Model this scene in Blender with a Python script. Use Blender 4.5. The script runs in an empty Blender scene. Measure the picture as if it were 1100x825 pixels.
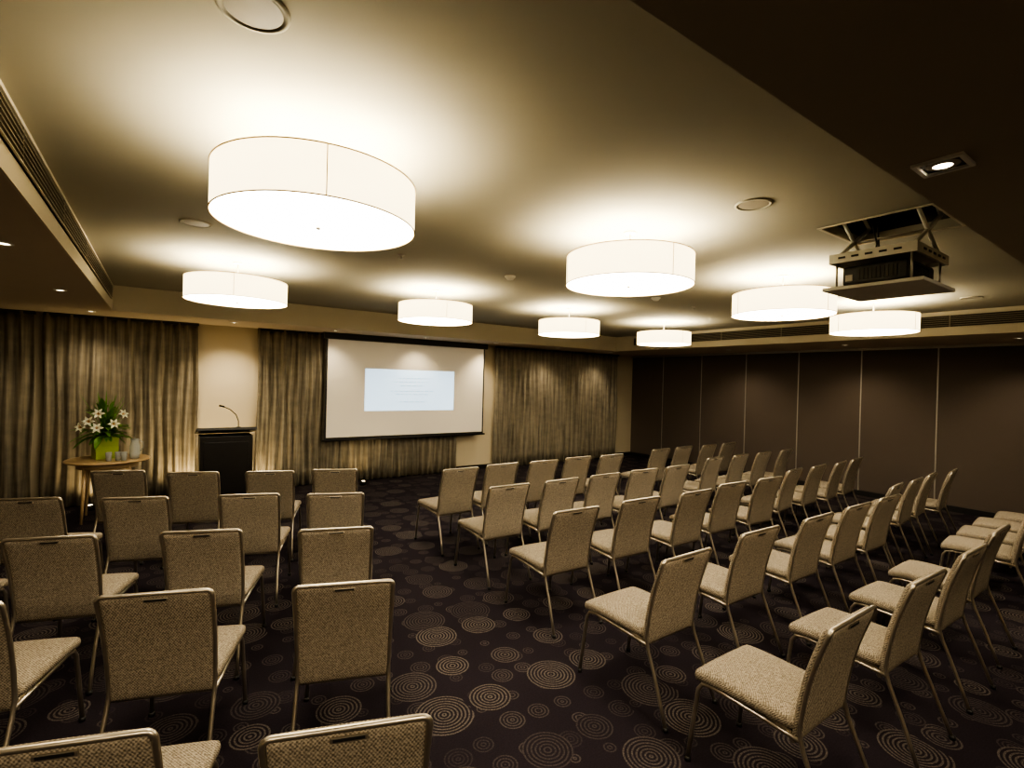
import bpy, bmesh, math, random
from mathutils import Vector, Matrix
random.seed(4)
S = bpy.context.scene
try:
    S.view_settings.view_transform = 'AgX'
    S.view_settings.look = 'AgX - High Contrast'
except Exception:
    pass

# ------------------------------------------------------------ materials
def new_mat(name):
    m = bpy.data.materials.new(name); m.use_nodes = True
    nt = m.node_tree
    return m, nt, nt.nodes['Principled BSDF']

def N(nt, t, **kw):
    n = nt.nodes.new(t)
    for k, v in kw.items():
        setattr(n, k, v)
    return n

def math_n(nt, op, a, b=None, clamp=False):
    n = nt.nodes.new('ShaderNodeMath'); n.operation = op; n.use_clamp = clamp
    for i, v in enumerate((a, b)):
        if v is None: continue
        if isinstance(v, (int, float)): n.inputs[i].default_value = v
        else: nt.links.new(v, n.inputs[i])
    return n.outputs[0]

def mixc(nt, fac, a, b):
    n = nt.nodes.new('ShaderNodeMix'); n.data_type = 'RGBA'
    for s, v in ((n.inputs[0], fac), (n.inputs[6], a), (n.inputs[7], b)):
        if isinstance(v, (int, float)): s.default_value = v
        elif isinstance(v, tuple): s.default_value = (*v, 1)
        else: nt.links.new(v, s)
    return n.outputs[2]

def coords(nt, scale=(1, 1, 1)):
    tc = N(nt, 'ShaderNodeTexCoord'); mp = N(nt, 'ShaderNodeMapping')
    mp.inputs['Scale'].default_value = scale
    nt.links.new(tc.outputs['Object'], mp.inputs[0])
    return mp.outputs[0]

def noisy(name, c1, c2, scale=20, rough=.8, vs=(1, 1, 1), bump=0.0, metal=0, detail=3):
    m, nt, b = new_mat(name)
    n = N(nt, 'ShaderNodeTexNoise'); n.inputs['Scale'].default_value = scale
    n.inputs['Detail'].default_value = detail
    nt.links.new(coords(nt, vs), n.inputs['Vector'])
    nt.links.new(mixc(nt, n.outputs[0], c1, c2), b.inputs['Base Color'])
    b.inputs['Roughness'].default_value = rough
    b.inputs['Metallic'].default_value = metal
    if bump:
        bp = N(nt, 'ShaderNodeBump'); bp.inputs['Strength'].default_value = bump
        bp.inputs['Distance'].default_value = .003
        nt.links.new(n.outputs[0], bp.inputs['Height']); nt.links.new(bp.outputs[0], b.inputs['Normal'])
    return m

def emis(name, col, strength, var=0.0):
    m, nt, b = new_mat(name)
    b.inputs['Base Color'].default_value = (*col, 1)
    b.inputs['Emission Color'].default_value = (*col, 1)
    b.inputs['Emission Strength'].default_value = strength
    b.inputs['Roughness'].default_value = .8
    if var:
        n = N(nt, 'ShaderNodeTexNoise'); n.inputs['Scale'].default_value = 2.5
        nt.links.new(coords(nt), n.inputs['Vector'])
        nt.links.new(math_n(nt, 'ADD', math_n(nt, 'MULTIPLY', n.outputs[0], var), strength - var / 2), b.inputs['Emission Strength'])
    return m

M_ceil = noisy('ceiling_paint', (.375, .35, .275), (.40, .373, .293), 3, .9)
M_bulk_lit = noisy('bulkhead_bounce_lit', (.54, .46, .35), (.57, .485, .37), 3, .9)  # paler than front soffit: albedo raised to replace weak light bounced off dark floor
M_fascia = noisy('fascia_paint', (.58, .53, .42), (.62, .56, .45), 3, .85)
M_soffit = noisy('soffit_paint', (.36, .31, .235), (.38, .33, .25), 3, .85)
M_metal = noisy('champagne_metal', (.44, .39, .31), (.52, .46, .37), 30, .34, metal=.9)
M_alu = noisy('aluminium_strip', (.36, .33, .28), (.44, .40, .35), 30, .45, metal=.5)
M_black = noisy('black_plastic', (.012, .011, .010), (.02, .018, .016), 30, .45)
M_dark = noisy('dark_grille', (.03, .026, .02), (.05, .042, .03), 60, .7)
M_white = noisy('white_plastic', (.66, .64, .58), (.70, .68, .62), 10, .5)
M_grey = noisy('grey_plate', (.42, .40, .36), (.47, .45, .41), 10, .5)
M_slat = noisy('vent_slat', (.26, .23, .17), (.30, .26, .20), 10, .6)
M_lect = noisy('lectern_veneer', (.008, .007, .006), (.018, .014, .012), 8, .35, (1, 1, 8))
M_wood = noisy('table_wood', (.38, .26, .14), (.52, .38, .22), 6, .35, (1, 8, 1))
M_lime = noisy('lime_vase', (.24, .32, .05), (.32, .41, .07), 8, .3)
M_leaf = noisy('leaf_green', (.04, .14, .012), (.16, .32, .04), 12, .5)
M_petal = noisy('lily_petal', (.75, .76, .60), (.85, .86, .72), 20, .5)
M_stamen = noisy('stamen', (.5, .22, .03), (.6, .3, .05), 20, .6)

# chair fabric : woven basket
m, nt, b = new_mat('woven_fabric')
co = coords(nt)
w1 = N(nt, 'ShaderNodeTexNoise'); w1.inputs['Scale'].default_value = 140; w1.inputs['Detail'].default_value = 2
nt.links.new(co, w1.inputs['Vector'])
sx = N(nt, 'ShaderNodeSeparateXYZ'); nt.links.new(co, sx.inputs[0])
gx = math_n(nt, 'SINE', math_n(nt, 'MULTIPLY', sx.outputs[0], 560))
gz = math_n(nt, 'SINE', math_n(nt, 'MULTIPLY', math_n(nt, 'ADD', sx.outputs[2], sx.outputs[1]), 560))
g = math_n(nt, 'ADD', math_n(nt, 'MULTIPLY', math_n(nt, 'MULTIPLY', gx, gz), .45), math_n(nt, 'SUBTRACT', math_n(nt, 'MULTIPLY', w1.outputs[0], 2.0), .5), True)
nt.links.new(mixc(nt, g, (.11, .090, .066), (.40, .34, .26)), b.inputs['Base Color'])
b.inputs['Roughness'].default_value = .9
b.inputs['Specular IOR Level'].default_value = .2
bp = N(nt, 'ShaderNodeBump'); bp.inputs['Strength'].default_value = .5; bp.inputs['Distance'].default_value = .002
nt.links.new(g, bp.inputs['Height']); nt.links.new(bp.outputs[0], b.inputs['Normal'])
M_fab = m

# carpet
m, nt, b = new_mat('circle_carpet')
co = coords(nt)
def ring_layer(scale, rnd, rmin, rvar, freq, off):
    mp = N(nt, 'ShaderNodeMapping'); mp.inputs['Location'].default_value = (off, off * .7, 0)
    nt.links.new(co, mp.inputs[0])
    v = N(nt, 'ShaderNodeTexVoronoi'); v.voronoi_dimensions = '2D'
    v.inputs['Scale'].default_value = scale; v.inputs['Randomness'].default_value = rnd
    nt.links.new(mp.outputs[0], v.inputs['Vector'])
    sc = N(nt, 'ShaderNodeSeparateColor'); nt.links.new(v.outputs['Color'], sc.inputs[0])
    R = math_n(nt, 'ADD', math_n(nt, 'MULTIPLY', sc.outputs[0], rvar), rmin)
    mask = math_n(nt, 'LESS_THAN', v.outputs['Distance'], R)
    fr = math_n(nt, 'FRACT', math_n(nt, 'MULTIPLY', math_n(nt, 'SUBTRACT', R, v.outputs['Distance']), freq))
    ring = math_n(nt, 'LESS_THAN', fr, .45)
    bright = math_n(nt, 'ADD', math_n(nt, 'MULTIPLY', sc.outputs[1], .75), .25)
    return mask, math_n(nt, 'MULTIPLY', math_n(nt, 'MULTIPLY', mask, ring), bright)
m1, r1 = ring_layer(2.6, .45, .22, .22, 18, 0)
m2, r2 = ring_layer(5.2, .55, .14, .24, 10, 3.3)
r2 = math_n(nt, 'MULTIPLY', r2, math_n(nt, 'SUBTRACT', 1.0, m1))
nz = N(nt, 'ShaderNodeTexNoise'); nz.inputs['Scale'].default_value = 120; nt.links.new(co, nz.inputs['Vector'])
rr = math_n(nt, 'MULTIPLY', math_n(nt, 'ADD', r1, math_n(nt, 'MULTIPLY', r2, .5)), math_n(nt, 'ADD', math_n(nt, 'MULTIPLY', nz.outputs[0], 2.0), -.4), True)
base = mixc(nt, nz.outputs[0], (.013, .010, .013), (.032, .024, .030))
nt.links.new(mixc(nt, rr, base, (.175, .150, .128)), b.inputs['Base Color'])
b.inputs['Roughness'].default_value = .95
b.inputs['Specular IOR Level'].default_value = .1
M_carpet = m

# curtain sheer
m, nt, b = new_mat('sheer_curtain')
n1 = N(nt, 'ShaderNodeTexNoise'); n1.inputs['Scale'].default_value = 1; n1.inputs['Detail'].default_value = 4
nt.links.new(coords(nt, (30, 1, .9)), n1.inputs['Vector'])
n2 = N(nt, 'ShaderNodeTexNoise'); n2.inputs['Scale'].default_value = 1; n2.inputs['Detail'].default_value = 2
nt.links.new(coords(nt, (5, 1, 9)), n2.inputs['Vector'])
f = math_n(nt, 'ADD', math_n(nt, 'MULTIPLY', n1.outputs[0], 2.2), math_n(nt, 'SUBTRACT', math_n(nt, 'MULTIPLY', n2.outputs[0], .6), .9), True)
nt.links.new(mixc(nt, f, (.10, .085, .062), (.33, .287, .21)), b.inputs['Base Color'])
b.inputs['Roughness'].default_value = .65
M_curt = m

M_part = noisy('partition_fabric', (.092, .070, .056), (.124, .096, .077), 90, .85, bump=.2)
M_wall = noisy('cream_wall', (.52, .45, .32), (.56, .485, .35), 2, .8)

M_shade = emis('lamp_shade_fabric', (1, .83, .50), 3.0, .6)
M_diff = emis('lamp_diffuser', (1, .90, .71), 17.5)
M_seam = noisy('shade_seam', (.65, .5, .28), (.7, .55, .3), 30, .7)
M_spot = emis('downlight_lens', (1, .85, .6), 12)
M_screen = emis('screen_vinyl_glow', (.70, .64, .54), .10)  # faint emission on the vinyl stands in for projector light
M_proj = emis('projected_slide', (.55, .72, .90), 1.1)
M_text = emis('slide_text', (.38, .47, .56), .75)
m, nt, b = new_mat('clear_glass')
b.inputs['Base Color'].default_value = (.92, .95, .93, 1); b.inputs['Roughness'].default_value = .08
b.inputs['Transmission Weight'].default_value = .7
M_glass = m

# ------------------------------------------------------------ mesh builder
class B:
    def __init__(s):
        s.bm = bmesh.new(); s.mats = []
    def mi(s, mat):
        if mat not in s.mats: s.mats.append(mat)
        return s.mats.index(mat)
    def box(s, lo, hi, mat, bev=0, M=None):
        r = bmesh.ops.create_cube(s.bm, size=1)
        vs = r['verts']
        for v in vs:
            v.co = Vector([lo[i] + (v.co[i] + .5) * (hi[i] - lo[i]) for i in range(3)])
        fs = set(f for v in vs for f in v.link_faces)
        if bev:
            es = set(e for v in vs for e in v.link_edges)
            r = bmesh.ops.bevel(s.bm, geom=list(es), offset=bev, segments=2, affect='EDGES', profile=.6)
            fs = set(r['faces']) | set(f for f in fs if f.is_valid)
            vs = set(v for f in fs for v in f.verts)
        k = s.mi(mat)
        for f in fs: f.material_index = k
        if M is not None:
            for v in vs: v.co = M @ v.co
    def tube(s, pts, r, mat, seg=8, ry=None, caps=True):
        k = s.mi(mat); pts = [Vector(p) for p in pts]; rings = []
        ref = None
        rs = r if isinstance(r, (list, tuple)) else [r] * len(pts)
        for i, p in enumerate(pts):
            t = (pts[min(i + 1, len(pts) - 1)] - pts[max(i - 1, 0)]).normalized()
            if ref is None:
                ref = Vector((0, 1, 0)) if abs(t.y) < .9 else Vector((1, 0, 0))
            n = (ref - t * ref.dot(t)).normalized(); ref = n
            bb = t.cross(n)
            rings.append([s.bm.verts.new(p + n * math.cos(a) * (ry or rs[i]) + bb * math.sin(a) * rs[i])
                          for a in [2 * math.pi * j / seg for j in range(seg)]])
        for a, c in zip(rings, rings[1:]):
            for j in range(seg):
                f = s.bm.faces.new((a[j], a[(j + 1) % seg], c[(j + 1) % seg], c[j])); f.material_index = k; f.smooth = True
        if caps:
            for rg in (rings[0][::-1], rings[-1]):
                f = s.bm.faces.new(rg); f.material_index = k
    def lathe(s, prof, mat, seg=48, c=(0, 0), smooth=True):
        k = s.mi(mat); rings = []
        for r, z in prof:
            if r < 1e-5: rings.append([s.bm.verts.new((c[0], c[1], z))])
            else: rings.append([s.bm.verts.new((c[0] + r * math.cos(2 * math.pi * j / seg), c[1] + r * math.sin(2 * math.pi * j / seg), z)) for j in range(seg)])
        for a, d in zip(rings, rings[1:]):
            for j in range(seg):
                j2 = (j + 1) % seg
                if len(a) == 1 and len(d) == 1: continue
                if len(a) == 1: q = (a[0], d[j2], d[j])
                elif len(d) == 1: q = (a[j], a[j2], d[0])
                else: q = (a[j], a[j2], d[j2], d[j])
                f = s.bm.faces.new(q); f.material_index = k; f.smooth = smooth
    def grid(s, fn, nu, nv, mat, smooth=True):
        k = s.mi(mat)
        g = [[s.bm.verts.new(fn(i / nu, j / nv)) for j in range(nv + 1)] for i in range(nu + 1)]
        for i in range(nu):
            for j in range(nv):
                f = s.bm.faces.new((g[i][j], g[i + 1][j], g[i + 1][j + 1], g[i][j + 1])); f.material_index = k; f.smooth = smooth
    def cushion(s, fn, mat, nu=14, nv=14, th=.05, ex=.30, c=.12):
        k = s.mi(mat)
        def prof(u, v):
            e = max(abs(u), abs(v))
            return th / 2 * (max(0, 1 - e ** 10)) ** ex
        for sg in (1, -1):
            g = []
            for i in range(nu + 1):
                row = []
                for j in range(nv + 1):
                    u = math.sin((i / nu - .5) * math.pi); v = math.sin((j / nv - .5) * math.pi)
                    uu, vv = u, v
                    if abs(u) > 1 - c and abs(v) > 1 - c:
                        du = abs(u) - (1 - c); dv = abs(v) - (1 - c); m_ = max(du, dv); l = math.hypot(du, dv)
                        if l > 0:
                            uu = math.copysign(1 - c + du * m_ / l, u); vv = math.copysign(1 - c + dv * m_ / l, v)
                    p, n = fn(uu, vv)
                    row.append(s.bm.verts.new(Vector(p) + Vector(n) * sg * prof(u, v)))
                g.append(row)
            for i in range(nu):
                for j in range(nv):
                    q = (g[i][j], g[i + 1][j], g[i + 1][j + 1], g[i][j + 1])
                    f = s.bm.faces.new(q if sg > 0 else q[::-1]); f.material_index = k; f.smooth = True
    def mesh(s, name):
        bmesh.ops.remove_doubles(s.bm, verts=s.bm.verts, dist=1e-5)
        bmesh.ops.recalc_face_normals(s.bm, faces=s.bm.faces)
        me = bpy.data.meshes.new(name); s.bm.to_mesh(me); s.bm.free()
        for m in s.mats: me.materials.append(m)
        return me
    def obj(s, name, loc=(0, 0, 0), rot=0, parent=None):
        return add(name, s.mesh(name), loc, rot, parent)

def add(name, me, loc=(0, 0, 0), rot=0, parent=None):
    o = bpy.data.objects.new(name, me); S.collection.objects.link(o)
    o.location = loc; o.rotation_euler = (0, 0, rot)
    if parent: o.parent = parent
    return o
def empty(name, loc=(0, 0, 0), rot=0):
    return add(name, None, loc, rot)

# ------------------------------------------------------------ room
XL, XR, YN, YF = -3.2, 10.2, -2.6, 9.03
ZS, ZC = 2.61, 2.92
TX0, TX1, TY0, TY1 = -.52, 8.4, .69, 7.93
q = B(); q.box((XL - .1, YN - .1, -.1), (XR + .1, YF + .1, 0), M_carpet); q.obj('floor')
q = B(); q.box((XL - .1, YF, 0), (XR + .1, YF + .1, 3.3), M_wall); q.obj('wall_back')
q = B(); q.box((XL - .1, YN - .1, 0), (XR + .1, YN, 3.3), M_wall); q.obj('wall_front')
q = B(); q.box((XL - .1, YN, 0), (XL, YF, 3.3), M_wall); q.obj('wall_left')
q = B(); q.box((XR, YN, 0), (XR + .1, YF, 3.3), M_part); q.obj('wall_right')
HX0, HX1, HY0, HY1 = 3.56, 4.14, .98, 1.56
q = B()
for a, c in (((TX0 - .2, TY0 - .2), (HX0, TY1 + .2)), ((HX1, TY0 - .2), (TX1 + .2, TY1 + .2)),
             ((HX0, TY0 - .2), (HX1, HY0)), ((HX0, HY1), (HX1, TY1 + .2))):
    q.box((a[0], a[1], ZC), (c[0], c[1], ZC + .06), M_ceil)
q.box((HX0 - .03, HY0 - .03, ZC + .06), (HX0, HY1 + .03, 3.28), M_dark)
q.box((HX1, HY0 - .03, ZC + .06), (HX1 + .03, HY1 + .03, 3.28), M_dark)
q.box((HX0, HY0 - .03, ZC + .06), (HX1, HY0, 3.28), M_dark)
q.box((HX0, HY1, ZC + .06), (HX1, HY1 + .03, 3.28), M_dark)
q.box((HX0 - .03, HY0 - .03, 3.28), (HX1 + .03, HY1 + .03, 3.3), M_dark)
q.obj('ceiling')
q = B(); q.box((XL, YN, ZS), (TX0, YF, 3.2), M_bulk_lit); q.obj('ceiling_bulkhead_left')
q = B(); q.box((TX1, YN, ZS), (XR, YF, 3.2), M_bulk_lit); q.obj('ceiling_bulkhead_right')
q = B(); q.box((TX0, YN, ZS), (TX1, TY0, 3.2), M_soffit); q.obj('ceiling_bulkhead_front')
q = B(); q.box((TX0, TY1, ZS), (TX1, YF, 3.2), M_bulk_lit); q.obj('ceiling_bulkhead_back')
q = B(); q.box((TX0, TY0, ZS - .006), (TX0 + .012, TY1, ZC), M_fascia); q.obj('trim_1')
q = B(); q.box((TX1 - .012, TY0, ZS - .006), (TX1, TY1, ZC), M_fascia); q.obj('trim_2')
q = B(); q.box((TX0 + .012, TY1 - .012, ZS - .006), (TX1 - .012, TY1, ZC), M_fascia); q.obj('trim_3')
# hatch frame
q = B()
for a, c in (((HX0 - .02, HY0 - .02), (HX0, HY1 + .02)), ((HX1, HY0 - .02), (HX1 + .02, HY1 + .02)), ((HX0, HY0 - .02), (HX1, HY0)), ((HX0, HY1), (HX1, HY1 + .02))):
    q.box((a[0], a[1], ZC - .006), (c[0], c[1], ZC), M_fascia)
q.obj('trim_6')
def vent(name, x, sgn, y0, y1):
    q = B()
    q.box((min(x, x + sgn * .010), y0, 2.71), (max(x, x + sgn * .010), y1, 2.87), M_dark)
    for i in range(7):
        z = 2.71 + i * .0255
        q.box((min(x, x + sgn * .018), y0, z), (max(x, x + sgn * .018), y1, z + .006), M_slat if 0 < i < 6 else M_fascia)
    k = y0
    while k <= y1:
        q.box((min(x, x + sgn * .017), k, 2.71), (max(x, x + sgn * .017), k + .01, 2.87), M_slat); k += 1.08
    q.obj(name)
vent('air_vent_grille', TX0 + .012, 1, .75, 7.6)
vent('air_vent_grille', TX1 - .012, -1, 1.0, 7.4)
q = B(); q.box((XR - .05, YN, ZS - .04), (XR, YF, ZS), M_alu); q.obj('trim_4')
q = B()
y = YF - 1.0
while y > YN:
    q.box((XR - .010, y - .009, 0), (XR, y + .009, ZS - .04), M_alu); y -= 1.073
q.obj('trim_5')
q = B(); q.box((XR - .02, YN, 0), (XR, YF, .09), M_black); q.obj('baseboard_right')
q = B(); q.box((XL, YF - .02, 0), (XR, YF, .09), M_black); q.obj('baseboard_back')

# ------------------------------------------------------------ curtains
def curtain(x0, x1, seed, z1=2.60):
    rnd = random.Random(seed)
    ph = [rnd.uniform(0, 6.3) for _ in range(4)]
    q = B(); w = x1 - x0
    def fn(u, v):
        x = x0 + u * w; z = .015 + v * (z1 - .015)
        flare = 1 - .35 * v
        d = .036 * math.sin(x * 52 + ph[0] + 1.1 * math.sin(x * 5 + ph[1])) * flare + .014 * math.sin(x * 21 + ph[2] + .5 * math.sin(z * 2)) + .006 * math.sin(x * 90 + z * 3)
        return (x + .012 * math.sin(z * 3 + x * 7), YF - .10 + d, z)
    q.grid(fn, int(w / .014), 10, M_curt)
    q.box((x0, YF - .13, z1 - .03), (x1, YF - .07, z1 + .008), M_dark)
    o = q.obj('curtain')
    md = o.modifiers.new('th', 'SOLIDIFY'); md.thickness = .003
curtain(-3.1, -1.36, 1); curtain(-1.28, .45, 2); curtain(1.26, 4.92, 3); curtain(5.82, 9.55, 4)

# ------------------------------------------------------------ ceiling drum lamps
R, ZB, HH = .435, 2.545, .20
q = B()
prof = [(R, ZB), (R, ZB + HH), (R - .006, ZB + HH), (R - .006, ZB + .012)]
q.lathe(prof, M_shade, 64)
q.lathe([(R - .006, ZB + .004), (0, ZB + .004)], M_diff, 64)
q.lathe([(R - .006, ZB + .012), (0, ZB + .012)], M_white, 64)
for zz in (ZB, ZB + HH):
    q.tube([((R + .001) * math.cos(a), (R + .001) * math.sin(a), zz) for a in [2 * math.pi * i / 64 for i in range(65)]], .0032, M_seam, 6, caps=False)
for a in (math.radians(-100), math.radians(30), math.radians(150)):
    q.tube([((R + .001) * math.cos(a), (R + .001) * math.sin(a), ZB), ((R + .001) * math.cos(a), (R + .001) * math.sin(a), ZB + HH)], .0022, M_seam, 6)
q.lathe([(0, ZB - .018), (.010, ZB - .014), (.010, ZB + .004), (0, ZB + .006)], M_metal, 16)
q.tube([(0, 0, ZB + .012), (0, 0, ZC - .005)], .006, M_white, 10)
q.lathe([(0, ZC), (.04, ZC), (.04, ZC - .012), (0, ZC - .014)], M_white, 24)
for a in range(3):
    an = a * 2.094
    q.tube([(0, 0, ZB + HH - .02), ((R - .004) * math.cos(an), (R - .004) * math.sin(an), ZB + HH - .02)], .003, M_white, 6)
lamp_me = q.mesh('ceiling_drum_lamp')
for lx in (.58, 2.67, 4.78, 6.89):
    for ly in (2.42, 5.44):
        e = add('ceiling_drum_lamp', lamp_me, (lx, ly, 0))
        for k in range(4):
            an = k * math.pi / 2 + .6
            L = bpy.data.lights.new('bulb', 'POINT'); L.energy = 16; L.color = (1, .91, .70); L.shadow_soft_size = .06
            add('bulb', L, (.26 * math.cos(an), .26 * math.sin(an), 2.67), 0, e)

# ------------------------------------------------------------ downlights
def downlight(x, y, z, power, aim=(0, 0, -1), ang=75, sq=False):
    q = B()
    if sq:
        for a, c in (((-.1, -.1), (.1, -.08)), ((-.1, .08), (.1, .1)), ((-.1, -.08), (-.08, .08)), ((.08, -.08), (.1, .08))):
            q.box((a[0] * .68, a[1] * .68, -.010), (c[0] * .68, c[1] * .68, 0), M_white)
        q.box((-.055, -.055, -.001), (.055, .055, 0), M_black)
        q.lathe([(.046, -.003), (.028, -.008), (.026, -.0035)], M_alu, 20)
        q.lathe([(.026, -.006), (0, -.006)], M_spot, 20)
    else:
        q.lathe([(.05, 0), (.05, -.006), (.036, -.008), (.034, -.003)], M_white, 24)
        q.lathe([(.034, -.003), (0, -.003)], M_spot, 24)
    o = q.obj('recessed_downlight', (x, y, z))
    if power:
        L = bpy.data.lights.new('beam', 'SPOT'); L.energy = power; L.color = (1, .85, .62)
        L.spot_size = math.radians(ang); L.spot_blend = 1; L.shadow_soft_size = .04
        l = add('beam', L, (0, 0, -.03), 0, o)
        l.rotation_euler = Vector(aim).to_track_quat('-Z', 'Y').to_euler()
for x, p in ((-2.3, 28), (-.75, 36), (.85, 85), (2.3, 32), (3.9, 32), (5.4, 60), (7.0, 50), (8.6, 50)):
    downlight(x, 8.30, ZS, p, (0, .35, -1), 100)
for y in (2.2, 4.26, 6.35):
    downlight(-.8, y, ZS, 45, ang=110)
    downlight(9.3, y - .6, ZS, 50, (.2, 0, -1), ang=120)
downlight(2.11, .555, ZS, 95, (.1, .8, -1), 120, True)
downlight(5.0, .3, ZS, 95, (0, .8, -1), 120, True)
downlight(7.6, .3, ZS, 80, (0, .8, -1), 120, True)
downlight(.3, -.9, ZS, 170, (0, 1.0, -1), 120, True)  # this and next two: unseen fill spots added behind camera to brighten chair backs
downlight(-1.6, -.9, ZS, 130, (.3, 1.0, -1), 120, True)
downlight(2.8, -1.2, ZS, 140, (.3, 1.0, -1), 120, True)

# floor uplights washing the curtains beside the lectern
def uplight(x, y, p):
    q = B(); q.lathe([(0, 0), (.06, 0), (.06, .07), (.05, .075), (.045, .06)], M_black, 24)
    q.lathe([(.046, .062), (0, .062)], M_spot, 24)
    o = q.obj('floor_uplight', (x, y, 0))
    L = bpy.data.lights.new('beam', 'SPOT'); L.energy = p; L.color = (1, .77, .42); L.spot_size = math.radians(120); L.spot_blend = 1; L.shadow_soft_size = .05
    l = add('beam', L, (0, 0, .09), 0, o); l.rotation_euler = Vector((0, .5, 1)).to_track_quat('-Z', 'Y').to_euler()
uplight(.34, 8.60, 60); uplight(1.30, 8.64, 22); uplight(-.75, 8.64, 16); uplight(2.9, 8.56, 10)

# ceiling speakers / detectors
def speaker(x, y, r=.1, z=ZC):
    q = B()
    q.lathe([(r, z), (r, z - .006), (r - .012, z - .008), (r - .014, z - .004), (0, z - .003)], M_ceil, 32)
    q.lathe([(r - .02, z - .005), (0, z - .006)], M_slat, 32)
    q.obj('ceiling_speaker', (x, y, 0))
speaker(.2, 1.65); speaker(2.8, 1.6); speaker(.18, 4.22); speaker(7.35, 1.65)
def detector(x, y):
    q = B(); q.lathe([(0, ZC - .04), (.03, ZC - .038), (.045, ZC - .02), (.055, ZC - .012), (.055, ZC)], M_white, 24)
    q.obj('smoke_detector', (x, y, 0))
detector(2.87, 4.18); detector(4.9, 4.0)
def sprinkler(x, y):
    q = B(); q.lathe([(.03, ZC), (.03, ZC - .005), (.012, ZC - .008), (.010, ZC - .03), (.02, ZC - .032), (0, ZC - .036)], M_alu, 16)
    q.obj('fire_sprinkler', (x, y, 0))
sprinkler(1.67, 4.1); sprinkler(5.8, 4.1)

# ------------------------------------------------------------ projector lift
P = empty('projector_lift', (3.86, 1.28, 0))
q = B(); q.box((-.29, -.27, 2.50), (.29, .27, 2.522), M_grey, .004); q.obj('platform', parent=P)
q = B(); q.box((-.27, -.22, 2.70), (.27, .22, 2.715), M_grey, .003)
for sx_ in (-.25, .25):
    for sy_ in (-.2, .2):
        q.tube([(sx_, sy_, 2.52), (sx_, sy_, 2.705)], .007, M_alu, 8)
for s0, s1 in ((-.235, -.22), (.22, .235)):
    q.box((-.27, s0, 2.675), (.27, s1, 2.735), M_white)
for s0, s1 in ((-.285, -.27), (.27, .285)):
    q.box((s0, -.235, 2.675), (s1, .235, 2.735), M_white)
for k in range(5):
    q.box((-.289, -.16 + k * .075, 2.70), (-.285, -.12 + k * .075, 2.712), M_black)
    q.box((-.18 + k * .085, -.239, 2.70), (-.14 + k * .085, -.235, 2.712), M_black)
q.obj('carriage', parent=P)
q = B(); q.box((-.22, -.18, 2.535), (.22, .18, 2.655), M_black, .015); q.obj('projector_body', parent=P)
q = B()
for k in range(10):
    q.box((-.224, -.12 + k * .022, 2.56), (-.218, -.108 + k * .022, 2.63), M_dark)
q.box((-.2245, .12, 2.56), (-.218, .16, 2.60), M_grey)
for k in range(12):
    q.box((-.14 + k * .022, -.184, 2.56), (-.13 + k * .022, -.178, 2.63), M_dark)
for sx_ in (-.15, .15):
    q.box((sx_ - .015, -.015, 2.52), (sx_ + .015, .015, 2.54), M_black)
q.tube([(0, .175, 2.595), (0, .21, 2.595)], .045, M_dark, 20)
q.obj('projector_vents', parent=P)
q = B()
for sy_ in (-.2, .2):
    for s_ in (-1, 1):
        q.tube([(-.24 * s_, sy_, 2.72), (.24 * s_, sy_, 3.0)], .013, M_white, 6)
        q.tube([(.24 * s_, sy_, 3.0), (-.24 * s_, sy_, 3.27)], .013, M_white, 6)
q.tube([(0, -.2, 2.86), (0, .2, 2.86)], .008, M_alu, 8)
q.tube([(.15, .1, 2.66), (.2, .12, 2.8), (.1, .1, 2.95), (.12, .1, 3.2)], .006, M_black, 6)
q.tube([(.05, .1, 2.66), (-.05, .05, 2.82), (0, .1, 2.98), (.02, .1, 3.2)], .006, M_black, 6)
q.obj('scissor_arms', parent=P)

# ------------------------------------------------------------ projection screen
P = empty('projection_screen', (0, 0, 0))
sy = 8.74; sx0, sx1, sz0, sz1 = 2.27, 5.42, .78, 2.50
q = B(); q.box((sx0, sy, sz0), (sx1, sy + .006, sz1), M_black); q.obj('backing', parent=P)
q = B(); q.box((sx0 + .03, sy - .004, sz0 + .04), (sx1 - .03, sy, sz1), M_screen); q.obj('screen_surface', parent=P)
q = B(); q.tube([(sx0 - .04, sy, sz0 - .01), (sx1 + .04, sy, sz0 - .01)], .016, M_black, 10)
q.box((sx0 - .05, sy - .04, sz1), (sx1 + .05, sy + .06, ZS), M_slat, .004); q.obj('roller_housing', parent=P)
q = B(); q.box((2.95, sy - .006, 1.27), (4.72, sy - .004, 2.02), M_proj); q.obj('slide', parent=P)
q = B()
for i, (w, z) in enumerate(((.5, 1.86), (.7, 1.79), (.42, 1.72), (.8, 1.62), (.6, 1.56), (.45, 1.42))):
    x = 3.82 - w / 2
    while x < 3.82 + w / 2:
        l = random.uniform(.04, .1)
        q.box((x, sy - .008, z), (x + l, sy - .006, z + .014), M_text); x += l + .025
q.obj('slide_text', parent=P)

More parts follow.
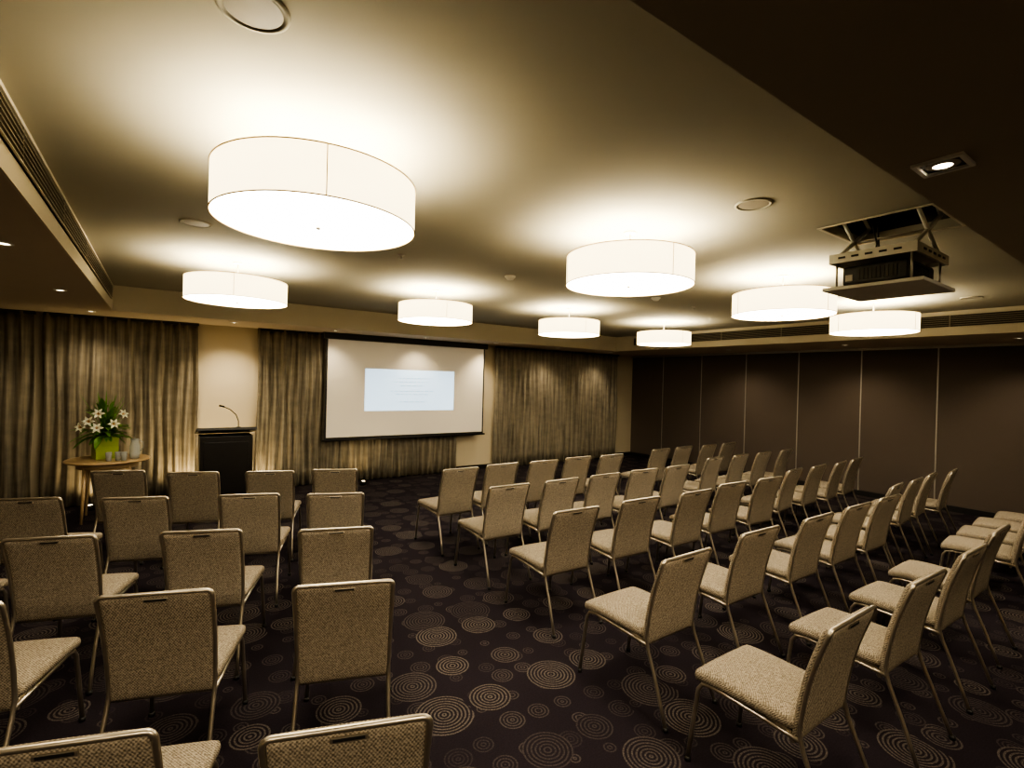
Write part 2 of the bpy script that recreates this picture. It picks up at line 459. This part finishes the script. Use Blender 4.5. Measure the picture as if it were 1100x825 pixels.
# ------------------------------------------------------------ lectern
P = empty('lectern', (.76, 8.1, 0))
q = B()
q.box((-.34, -.24, 0), (.34, .24, .05), M_lect, .006)
q.box((-.32, -.2, .05), (.32, .2, 1.0), M_lect, .006)
q.box((-.27, -.212, .12), (.27, -.2, .92), M_lect, .004)
Mt = Matrix.Translation((0, 0, 1.06)) @ Matrix.Rotation(math.radians(-10), 4, 'X')
q.box((-.36, -.26, -.02), (.36, .26, .02), M_lect, .006, Mt)
q.box((-.35, .24, .02), (.35, .26, .05), M_lect, 0, Mt)
q.obj('body', parent=P)
q = B()
q.lathe([(0, 1.12), (.03, 1.12), (.03, 1.095), (0, 1.09)], M_black, 16, (.14, -.14))
pts = [(.14, -.14, 1.11), (.14, -.13, 1.2), (.11, -.11, 1.29), (.04, -.08, 1.36), (-.04, -.05, 1.40)]
q.tube(pts, .006, M_black, 8); q.tube([(-.03, -.05, 1.397), (-.09, -.03, 1.415)], .013, M_black, 10)
q.obj('gooseneck_microphone', parent=P)

# ------------------------------------------------------------ table
tx, ty = -.53, 8.1
P = empty('side_table', (tx, ty, 0))
q = B(); q.lathe([(0, .72), (.41, .72), (.43, .73), (.43, .745), (.42, .75), (0, .75)], M_wood, 48); q.obj('top', parent=P)
q = B(); q.lathe([(.31, .65), (.31, .72), (.29, .72), (.29, .65), (.31, .65)], M_wood, 40)
for a in (45, 135, 225, 315):
    c, s_ = math.cos(math.radians(a)), math.sin(math.radians(a))
    q.tube([(.29 * c, .29 * s_, .72), (.32 * c, .32 * s_, 0)], [.024, .015], M_wood, 10)
q.obj('legs', parent=P)
P = empty('flower_arrangement', (tx - .04, ty + .05, .75), .3)
P.scale = (.95, .95, .95)
q = B()
q.box((-.12, -.12, 0), (.12, .12, .30), M_lime, .006)
q.box((-.122, -.122, .1), (.122, .122, .16), M_lime, .004)
q.obj('vase', parent=P)
q = B(); rn = random.Random(7)
def leaf(q, base, d, L, w, droop, mat):
    d = Vector(d).normalized(); side = d.cross(Vector((0, 0, 1))).normalized(); up = side.cross(d)
    def fn(u, v):
        p = Vector(base) + d * L * u + Vector((0, 0, -droop * L * u * u))
        ww = w * math.sin(math.pi * min(1, u * .95 + .05)) ** .8
        return p + side * ww * (v - .5) * 2 + up * .25 * ww * abs(v - .5) * 2
    q.grid(fn, 7, 2, mat)
for i in range(150):
    a = rn.uniform(0, 6.28); el = rn.uniform(-.1, 1.45)
    d = (math.cos(a) * math.cos(el), math.sin(a) * math.cos(el), math.sin(el))
    st = rn.uniform(0, .26)
    leaf(q, (d[0] * st * .8, d[1] * st * .8, .29 + abs(d[2]) * st * 1.5), d, rn.uniform(.12, .26), rn.uniform(.018, .042), rn.uniform(.1, .7), M_leaf)
for i in range(16):
    a = rn.uniform(0, 6.28); r_ = rn.uniform(.1, .5)
    leaf(q, (0, 0, .3), (math.cos(a) * r_, math.sin(a) * r_, 1), rn.uniform(.5, .72), .012, .12, M_leaf)
q.obj('foliage', parent=P)
q = B()
fl = [(-.20, -.16, .50), (-.12, -.20, .60), (.03, -.2, .46), (.14, -.12, .58), (-.25, -.06, .42), (-.14, -.24, .42)]
for (x, y_, z) in fl:
    c = Vector((x, y_, z)); ax = Vector((x, y_ - .15, .12)).normalized()
    s1 = ax.cross(Vector((0, 0, 1))).normalized(); s2 = ax.cross(s1)
    for k in range(6):
        a = k * math.pi / 3
        rd = s1 * math.cos(a) + s2 * math.sin(a)
        sd = ax.cross(rd)
        def fn(u, v, rd=rd, sd=sd):
            ww = .018 * math.sin(math.pi * min(1, u * .9 + .1))
            return c + rd * (.075 * u ** 1.3) + ax * (.05 * math.sin(u * 2.2)) + sd * ww * (v - .5) * 2
        q.grid(fn, 6, 2, M_petal)
    for k in range(4):
        a = k * 1.57
        q.tube([c, c + ax * .055 + (s1 * math.cos(a) + s2 * math.sin(a)) * .015], .003, M_stamen, 5)
    q.tube([(0, 0, .29), (x * .5, y_ * .5, z * .75), tuple(c)], .004, M_leaf, 5)
q.obj('lilies', parent=P)
def glass(x, y_):
    q = B(); q.lathe([(0, .002), (.028, .002), (.034, .11), (.032, .11), (.026, .008), (0, .008)], M_glass, 24); q.obj('drinking_glass', (x, y_, .75))
glass(tx + .02, ty - .26); glass(tx + .11, ty - .25); glass(tx + .17, ty - .29)
q = B()
q.lathe([(0, .002), (.05, .002), (.06, .06), (.055, .16), (.042, .22), (.048, .25), (.045, .25), (.039, .22), (.052, .16), (.056, .06), (.046, .008), (0, .008)], M_glass, 28)
q.tube([(.045, 0, .23), (.085, 0, .21), (.09, 0, .15), (.058, 0, .09)], .006, M_glass, 8)
q.obj('water_jug', (tx + .27, ty - .12, .75))

# ------------------------------------------------------------ banquet chair
def back_y(z):
    t = (z - .43) / .47
    return .115 * (1 - t) + .018 * math.sin(math.pi * t)
q = B()
pts = []
side = [(-.225, -.055, 0), (-.218, -.01, .12), (-.212, .04, .25), (-.210, .085, .36)]
for p in side: pts.append(p)
for k in range(0, 9):
    z = .43 + k * (.875 - .43) / 8
    pts.append((-.209 - .010 * k / 8, back_y(z) - .012, z))
cr = .022
for k in range(1, 5):
    a = k / 4 * math.pi / 2
    pts.append((-.219 + cr * (1 - math.cos(a)), back_y(.885) - .012, .875 + cr * math.sin(a)))
half = pts[:]
full = half + [(-x, y_, z) for (x, y_, z) in half[::-1]]
q.tube(full, .0095, M_metal, 10)
for s_ in (-1, 1):
    q.tube([(s_ * .228, .615, 0), (s_ * .222, .592, .2), (s_ * .215, .572, .37), (s_ * .213, .55, .405), (s_ * .213, .50, .415), (s_ * .211, .25, .405), (s_ * .209, .098, .395)], .0105, M_metal, 10)
    q.lathe([(0, .0), (.015, .0), (.015, .02), (0, .022)], M_black, 12, (s_ * .228, .613))
    q.lathe([(0, .0), (.015, .0), (.015, .02), (0, .022)], M_black, 12, (s_ * .225, -.053))
q.tube([(-.213, .53, .405), (.213, .53, .405)], .010, M_metal, 8)
q.tube([(-.210, .13, .38), (.210, .13, .38)], .010, M_metal, 8)
def seat(u, v):
    y_ = .357 + v * .238; x = u * (.228 + .006 * v)
    z = .447 + .010 * (1 - u * u) * (1 - v * v * .5) - .012 * max(0, v) ** 4
    return (x, y_, z), (0, 0, 1)
q.cushion(seat, M_fab, 16, 16, .065)
q.box((-.205, .13, .398), (.205, .575, .425), M_black, .006)
def back(u, v):
    z = .640 + v * .254
    return (u * .211, back_y(z) + .004 * (1 - u * u), z), (0, .98, .2)
q.cushion(back, M_fab, 16, 18, .046, .25, .07)
for s_ in (-1, 1):
    yb = back_y(.868)
    q.box((-.05, yb + s_ * .019 - .004, .862), (.05, yb + s_ * .019 + .004, .878), M_metal, .003)
    q.box((-.042, yb + s_ * .0235 - .001, .866), (.042, yb + s_ * .0235 + .001, .874), M_black)
chair_me = q.mesh('banquet_chair')
def chair(x, y_, az):
    add('banquet_chair', chair_me, (x, y_, 0), -math.radians(az + random.uniform(-2, 2)))
left = [(.44, 1.36), (-.20, 1.70), (.715, 2.33), (0, 2.64), (-.72, 2.93),
        (.924, 3.21), (.22, 3.55), (-.5, 3.82), (-1.2, 4.12),
        (1.19, 4.18), (.595, 4.46), (-.145, 4.74), (-.80, 5.06), (-1.5, 5.3),
        (1.49, 5.28), (.906, 5.45), (.27, 5.71), (-.32, 6.08)]
for p in left: chair(p[0], p[1], 20)
rows = [(.88, (2.40, 3.28, 4.1, 4.9)), (1.77, (2.47, 3.33, 4.1, 4.8, 5.45)), (2.79, (2.6, 3.32, 4.03, 4.7, 5.35)),
        (3.77, (2.65, 3.27, 3.88, 4.5, 5.1)), (4.78, (2.68, 3.26, 3.85, 4.45, 5.02))]
for y_, xs in rows:
    for x in xs: chair(x, y_ + random.uniform(-.03, .03), 1)
for y_ in (.0, .95, 1.95, 2.95, 3.95, 4.9):
    for x in (6.2, 6.82, 7.44, 8.06): chair(x, y_ + random.uniform(-.03, .03), -6)

# ------------------------------------------------------------ world & camera
w = bpy.data.worlds.new('World'); S.world = w; w.use_nodes = True
w.node_tree.nodes['Background'].inputs[0].default_value = (.9, .75, .5, 1)
w.node_tree.nodes['Background'].inputs[1].default_value = .02
cam = bpy.data.cameras.new('camera'); co_ = bpy.data.objects.new('camera', cam); S.collection.objects.link(co_)
cam.sensor_width = 36; cam.lens = 538 / 1100 * 36; cam.clip_start = .05
Mx = Matrix.Translation((0, 0, 1.85)) @ Matrix.Rotation(math.radians(-35), 4, 'Z') @ Matrix.Rotation(math.radians(89.77), 4, 'X') @ Matrix.Rotation(math.radians(1.5), 4, 'Z')
co_.matrix_world = Mx
S.camera = co_
